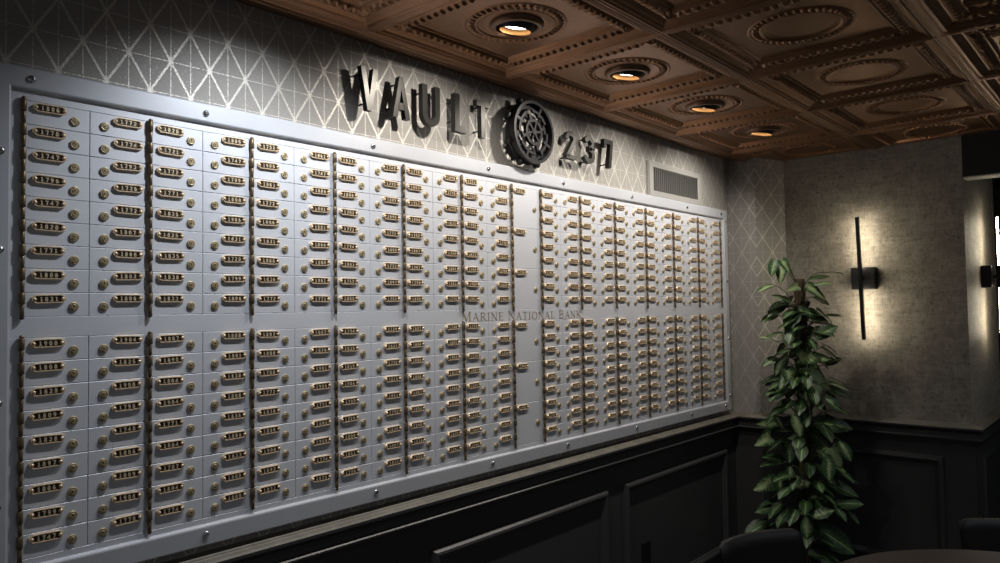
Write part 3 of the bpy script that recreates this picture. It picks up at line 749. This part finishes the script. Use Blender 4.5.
sconce((4.61, FY-.0005, 1.712), 0.0, 'black bar wall sconce on the passage wall round the corner', math.radians(0.0))

# ------------------------------------------------------------------ climbing plant
PC = Vector((3.80, -0.405, 0.0))
plant = empty('climbing_plant', PC); tag(plant, 'tall variegated arrowhead plant on a pole in the corner', 'plant')
pot = MB().lathe([(.10, 0.0), (.115, .01), (.140, .25), (.150, .26), (.150, .29), (.138, .29), (.132, .255)], seg=32, cap0=True); pot.build('pot', POTM, plant)
MB().lathe([(.131, .254), (.07, .262), (.01, .266)], seg=28, cap1=True).build('soil', SOIL, plant)
pm = MB(); n = 40; rings = []
for k in range(n+1):
    z = .24+1.47*k/n; rings.append([((.024+.004*math.sin(7*a+k*1.3)+.002*math.sin(3*k))*math.cos(a), (.024+.004*math.sin(7*a+k*1.3))*math.sin(a), z) for a in [2*PI*i/18 for i in range(18)]])
pm.loft(rings, 0, True, True, True); pm.build('moss_pole', MOSS, plant)
for k in range(5):
    a0 = k*1.3; pts = [((.030+.01*math.sin(z*9+k))*math.cos(a0+z*2.6), (.030+.01*math.sin(z*9+k))*math.sin(a0+z*2.6), .25+z*1.5) for z in [i/22 for i in range(23)]]
    MB().tube(pts[:18+k], .006, 7, taper=.0035).build('vine', STEMM, plant)
def leaf_mesh(kind):
    # arrowhead blade: u across, v along, base lobes behind the stalk joint; length 1 along +y, normal +z
    rows = 12; cols = 8; V = []; UV = []; Fc = []
    for j in range(rows+1):
        v = j/rows
        if kind == 0: w = 0.36*(math.sin(PI*min(1, (v*0.93+.07)))**0.75)*(1-0.35*v)+0.0
        elif kind == 1: w = 0.43*((1-v)**0.62)*min(1, (v+.10)*4.2)**0.6
        else: w = 0.27*(math.sin(PI*min(1, v*0.95+.05))**0.8)
        w = max(w, 0.004)
        for i in range(cols+1):
            s = (i/cols-0.5)*2
            back = 0.17*abs(s)**1.3*(1-v)**3 if kind < 2 else 0.05*abs(s)*(1-v)**3
            x = s*w; y = v-back
            z = 0.16*abs(s)*w*1.3-0.20*v*v+0.012*math.sin(s*6+v*9)*abs(s)-0.05*abs(s)**3*w
            V.append((x, y, z)); UV.append((i/cols, v))
    for j in range(rows):
        for i in range(cols):
            a = j*(cols+1)+i; Fc.append((a, a+1, a+cols+2, a+cols+1))
    return V, UV, Fc
LK = [leaf_mesh(k) for k in range(3)]
def add_leaf(P, tip, nrm, size, kind, dark, into=None):
    """P = stalk joint in the world, tip = direction the blade points, nrm = face normal"""
    tip = tip.normalized(); side = tip.cross(nrm).normalized(); nn = side.cross(tip).normalized()
    V, UV, Fc = LK[kind]
    M = Matrix((( side.x, tip.x, nn.x), (side.y, tip.y, nn.y), (side.z, tip.z, nn.z)))
    Pl = P-PC
    me = bpy.data.meshes.new('leaf')
    vs = [tuple(M @ Vector(v)*size) for v in V]
    # petiole back to the pole
    foot = Vector((0.02*math.copysign(1, Pl.x or 1), 0, Pl.z-0.05-0.10*rnd.random())); b = foot-Pl
    mid = b*0.5+Vector((0, 0, 0.03))
    st = MB().tube([Vector((0, 0, 0)), b*0.25+Vector((0, 0, .02)), mid, b*0.8+Vector((0, 0, .012)), b], .0022, 5)
    o = len(vs); vs += st.v; fs = list(Fc)+[tuple(i+o for i in f) for f in st.f]
    me.from_pydata(vs, [], fs); me.update()
    me.materials.append(LEAFD if dark else LEAFM); me.materials.append(STEMM)
    mi = [0]*len(Fc)+[1]*len(st.f); me.polygons.foreach_set('material_index', mi); me.polygons.foreach_set('use_smooth', [True]*len(mi))
    uvl = me.uv_layers.new(name='uv'); uva = UV+[(0.9, 0.5)]*len(st.v)
    uvl.data.foreach_set('uv', [c for lp in me.loops for c in uva[lp.vertex_index]])
    if into is None: child('leaf', me, plant, Pl)
    else: into.append((me, Pl))
# outer leaves: stalk joint x y z, tip direction, face normal, length, blade shape, light or deep green
LEAVES = [
    (3.689,-0.324,1.8,-0.495,-0.003,-0.869,-0.818,-0.511,0.264,0.084,0,0),
    (3.656,-0.373,1.8,-0.005,-0.593,-0.806,-0.67,-0.612,0.42,0.074,1,0),
    (3.713,-0.349,1.76,-0.307,-0.03,-0.951,-0.731,-0.374,0.57,0.076,1,0),
    (3.711,-0.429,1.673,-0.825,0.464,-0.322,-0.719,-0.683,0.128,0.066,1,0),
    (3.754,-0.295,1.681,-0.831,0.532,-0.163,-0.451,-0.034,0.892,0.103,2,0),
    (3.767,-0.371,1.589,-0.762,0.431,0.484,-0.339,-0.418,0.843,0.111,1,1),
    (3.755,-0.463,1.668,0.236,-0.796,-0.558,-0.58,-0.372,0.725,0.1,1,0),
    (3.768,-0.491,1.675,0.428,-0.875,0.227,-0.123,-0.515,0.848,0.091,2,0),
    (3.804,-0.447,1.703,0.301,-0.908,0.291,-0.376,-0.135,0.917,0.101,2,1),
    (3.801,-0.537,1.736,0.265,-0.963,0.048,-0.07,-0.266,0.961,0.082,2,1),
    (3.86,-0.453,1.616,0.377,-0.857,-0.351,-0.574,-0.117,0.81,0.084,2,1),
    (3.803,-0.322,1.586,-0.741,0.47,-0.479,-0.775,-0.297,0.558,0.111,0,0),
    (3.804,-0.289,1.528,-0.867,0.472,-0.162,-0.092,-0.444,0.891,0.104,2,1),
    (3.753,-0.414,1.552,0.332,-0.924,-0.189,-0.558,-0.4,0.727,0.092,1,1),
    (3.856,-0.431,1.535,0.356,-0.831,-0.427,-0.484,-0.487,0.727,0.112,1,1),
    (3.864,-0.506,1.522,0.311,-0.941,0.132,-0.325,-0.198,0.925,0.074,2,1),
    (3.741,-0.388,1.513,-0.614,0.072,-0.786,-0.275,-0.672,0.688,0.101,0,1),
    (3.749,-0.494,1.421,0.284,-0.803,0.524,-0.672,-0.462,0.579,0.115,0,1),
    (3.704,-0.318,1.395,-0.865,0.326,0.38,-0.45,-0.035,0.892,0.12,2,0),
    (3.689,-0.361,1.439,-0.162,-0.339,-0.927,-0.278,-0.669,0.689,0.073,0,0),
    (3.769,-0.356,1.315,-0.011,-0.637,0.77,-0.473,-0.785,0.401,0.076,2,0),
    (3.722,-0.424,1.316,0.331,-0.938,0.102,-0.391,-0.578,0.716,0.145,1,0),
    (3.774,-0.286,1.313,-0.79,0.463,-0.401,-0.753,-0.337,0.565,0.086,2,0),
    (3.795,-0.323,1.307,-0.615,0.29,-0.733,-0.654,-0.262,0.709,0.103,0,0),
    (3.778,-0.432,1.268,0.147,-0.724,-0.674,-0.73,-0.376,0.571,0.141,1,0),
    (3.857,-0.491,1.277,0.322,-0.83,0.454,-0.304,-0.651,0.696,0.092,2,1),
    (3.66,-0.384,1.259,-0.077,-0.272,-0.959,-0.303,-0.224,0.926,0.099,1,0),
    (3.683,-0.362,1.191,-0.688,0.185,-0.702,-0.694,-0.709,0.127,0.099,1,0),
    (3.741,-0.407,1.175,-0.04,-0.533,-0.845,-0.751,-0.648,0.128,0.099,2,0),
    (3.803,-0.343,1.091,-0.84,0.518,-0.163,-0.682,-0.216,0.699,0.084,0,0),
    (3.807,-0.543,1.159,0.414,-0.868,-0.273,-0.335,-0.626,0.704,0.099,1,1),
    (3.713,-0.541,1.129,0.324,-0.753,-0.573,-0.609,-0.332,0.721,0.097,2,0),
    (3.781,-0.274,0.972,-0.845,0.527,0.087,-0.726,-0.635,0.265,0.103,0,0),
    (3.647,-0.316,1.036,0.223,-0.615,-0.757,-0.376,-0.746,0.549,0.074,2,0),
    (3.664,-0.413,1.037,-0.165,-0.342,-0.925,-0.631,-0.299,0.716,0.098,0,0),
    (3.761,-0.478,0.999,0.408,-0.913,-0.026,-0.634,-0.294,0.715,0.171,0,1),
    (3.684,-0.281,0.921,-0.886,0.344,-0.31,-0.535,-0.806,0.254,0.1,1,0),
    (3.766,-0.346,0.889,-0.409,-0.134,-0.903,-0.878,-0.461,0.128,0.101,1,0),
    (3.783,-0.399,0.912,-0.92,0.361,0.152,-0.845,-0.349,0.404,0.084,0,0),
    (3.738,-0.393,1.007,0.029,-0.395,-0.918,-0.697,-0.187,0.692,0.082,2,0),
    (3.705,-0.604,0.929,0.12,-0.517,-0.847,-0.766,-0.63,0.129,0.103,2,0),
    (3.76,-0.544,0.884,-0.047,-0.449,-0.892,-0.846,-0.464,0.262,0.113,1,0),
    (3.691,-0.553,0.842,-0.331,-0.167,-0.929,-0.794,-0.445,0.415,0.103,0,0),
    (3.769,-0.527,0.756,0.043,-0.565,-0.824,-0.612,-0.537,0.581,0.089,0,1),
    (3.809,-0.241,0.674,-0.869,0.432,-0.24,-0.586,-0.697,0.415,0.121,1,0),
    (3.71,-0.308,0.726,-0.143,-0.219,-0.965,-0.876,-0.478,0.069,0.109,1,0),
    (3.746,-0.351,0.771,-0.385,-0.11,-0.916,-0.773,-0.299,0.559,0.092,2,0),
    (3.73,-0.378,0.686,0.247,-0.927,0.282,-0.434,-0.705,0.561,0.083,0,0),
    (3.774,-0.384,0.627,0.268,-0.959,0.096,-0.35,-0.289,0.891,0.11,2,0),
    (3.766,-0.539,0.707,0.406,-0.872,-0.273,-0.354,-0.61,0.709,0.134,0,1),
    (3.759,-0.569,0.62,0.367,-0.914,0.17,-0.469,-0.502,0.726,0.115,0,1),
    (3.79,-0.266,0.557,-0.874,0.479,-0.081,-0.603,-0.548,0.58,0.128,0,1),
    (3.673,-0.403,0.567,0.282,-0.951,0.129,-0.231,-0.522,0.821,0.072,2,0),
    (3.669,-0.477,0.563,0.29,-0.846,0.448,-0.394,-0.576,0.717,0.106,2,0),
    (3.679,-0.445,0.558,-0.364,-0.2,-0.91,-0.745,-0.655,0.128,0.113,2,0),
    (3.799,-0.47,0.469,0.276,-0.826,-0.492,-0.783,-0.281,0.555,0.189,0,1),
    (3.757,-0.426,0.358,0.423,-0.9,-0.109,-0.667,-0.241,0.705,0.145,2,1),
    (3.811,-0.194,0.449,-0.784,0.528,-0.327,-0.669,-0.237,0.704,0.143,0,1),
    (3.756,-0.311,0.795,-0.794,0.506,0.336,-0.467,-0.504,0.726,0.111,0,1),
    (3.812,-0.431,0.942,0.185,-0.766,-0.616,-0.667,-0.241,0.705,0.119,0,1),
    (3.798,-0.324,1.21,-0.818,0.552,-0.163,-0.547,-0.16,0.822,0.122,0,1),
    (3.815,-0.394,1.447,0.103,-0.528,-0.843,-0.547,-0.159,0.822,0.112,0,1),
]
for q in LEAVES:
    add_leaf(Vector(q[0:3]), Vector(q[3:6]), Vector(q[6:9]), q[9], q[10], q[11])
def inner(n, z0, z1, rmin, into):
    for k in range(n):                                     # inner leaves, their shade put into the dark leaf colour
        z = rnd.uniform(z0, z1); R = (.075+.155*min(1, (1.80-z)/0.75))*rnd.uniform(rmin, 1.0); a = rnd.uniform(0, 2*PI)
        P = PC+Vector((math.cos(a)*R*0.66-.01, math.sin(a)*R*.76-.01, z)); o = Vector((math.cos(a), math.sin(a), -.35+rnd.uniform(-.4, .35)))
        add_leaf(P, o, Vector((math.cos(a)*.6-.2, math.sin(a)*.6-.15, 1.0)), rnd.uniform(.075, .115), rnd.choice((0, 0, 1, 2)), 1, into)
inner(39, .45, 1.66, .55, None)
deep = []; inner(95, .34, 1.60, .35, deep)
fb = bmesh.new()
for me, Pl in deep:
    me.transform(Matrix.Translation(Pl)); fb.from_mesh(me)
fme = bpy.data.meshes.new('inner_foliage'); fb.to_mesh(fme); fb.free()
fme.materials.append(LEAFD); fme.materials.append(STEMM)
fo = child('inner_foliage', fme, plant); fo['kind'] = 'stuff'
for me, Pl in deep: bpy.data.meshes.remove(me)

# ------------------------------------------------------------------ chairs and table
def chair(loc, rz, label, width, top):
    """local +y is the way the sitter faces; the backrest stands at y = 0"""
    t = empty('dining_chair', loc, rz); tag(t, label, 'chair', 'black dining chairs round the table')
    rings = []; W = width/2
    def outline(y0, dy, th):
        r = []
        return r
    m = MB(); nx = 14; nz = 8; z0, z1 = 0.50, top
    def pt(i, k, side):
        s = -1+2*i/nx; f = k/nz; w = W*(0.93+0.07*f)
        zc = z0+(z1-z0)*f
        if k == nz: zc -= 0.012*max(0, (abs(s)-.85)/.15)**2
        if k == 0: zc += 0.020*max(0, (abs(s)-.80)/.20)**2
        return (s*w, 0.045*s*s-0.05*f+side*0.009*(1-0.75*max(0, (abs(s)-.9)/.1)), zc)
    front = [[pt(i, k, 1) for i in range(nx+1)] for k in range(nz+1)]; back = [[pt(i, k, -1) for i in range(nx+1)] for k in range(nz+1)]
    for G in (front, back):
        m.add([p for r in G for p in r], [(k*(nx+1)+i, k*(nx+1)+i+1, (k+1)*(nx+1)+i+1, (k+1)*(nx+1)+i) for k in range(nz) for i in range(nx)], 0, True)
    rim = lambda G: G[0]+[G[k][nx] for k in range(1, nz+1)]+G[nz][-2::-1]+[G[k][0] for k in range(nz-1, 0, -1)]
    m.loft([rim(front), rim(back)], 0, False); m.build('backrest', VINYL, t)
    st = MB(); q = [(-W*.92, .02), (W*.92, .02), (W, .25), (W*.97, .42), (W*.7, .45), (-W*.7, .45), (-W*.97, .42), (-W, .25)]
    st.loft([[(x*.97, y, .425) for x, y in q], [(x, y, .435) for x, y in q], [(x, y, .468) for x, y in q], [(x*.95, y*.97+.005, .482) for x, y in q]], 0, False, True, True); st.build('seat', VINYL, t)
    for sx_ in (-1, 1):
        MB().tube([(sx_*W*.86, -.045, 0.0), (sx_*W*.86, .0, .25), (sx_*W*.86, .018, .45), (sx_*W*.86, -.008, top-.16)], .011, 10).build('leg', CHAIRMETAL, t)
        MB().tube([(sx_*W*.88, .43, 0.0), (sx_*W*.86, .41, .43)], .011, 10).build('leg', CHAIRMETAL, t)
    MB().box(-W*.86, W*.86, .395, .415, .40, .424).build('seat_rail', CHAIRMETAL, t)
def face_chair(p, q, label, top):
    """backrest between two points of its top edge, facing the room side"""
    p, q = Vector(p), Vector(q); d = (q-p); w = d.length; c = (p+q)/2
    rz = math.atan2(d.y, d.x)+PI                            # local +x along q->p : local +y then faces the table
    chair((c.x, c.y, 0), rz, label, w, top)
TC = Vector((2.40, -1.54, 0))
face_chair((2.245, -.685, 0), (2.575, -.825, 0), 'black chair with curved backrest between the table and the panelled wall', .82)
face_chair((3.10, -1.19, 0), (3.27, -1.56, 0), 'black chair at the right of the table, before the passage', .80)
t = empty('round_table', TC); tag(t, 'round dark wood table top at the lower right', 'table')
MB().lathe([(.05, .715), (.585, .715), (.600, .722), (.600, .744), (.594, .750), (.0005, .750)], seg=96, smooth=False).build('tabletop', TABLEWOOD, t)
MB().lathe([(.05, .02), (.04, .06), (.036, .40), (.040, .68), (.07, .714)], seg=24).build('pedestal', CHAIRMETAL, t)
MB().lathe([(.0005, .035), (.10, .032), (.26, .014), (.27, .0), (.0005, .0)], seg=40).build('base', CHAIRMETAL, t)

# ------------------------------------------------------------------ world and view
w = bpy.data.worlds.new('world'); scn.world = w; w.use_nodes = True
w.node_tree.nodes['Background'].inputs[0].default_value = (0.95, 0.97, 1.0, 1); w.node_tree.nodes['Background'].inputs[1].default_value = 0.080
scn.view_settings.view_transform = 'Standard'; scn.view_settings.look = 'None'; scn.view_settings.gamma = 1.0; scn.view_settings.use_curve_mapping = False
scn.view_settings.exposure = 0.2
scn.cycles.use_denoising = True
scn.cycles.sample_clamp_indirect = 4.0
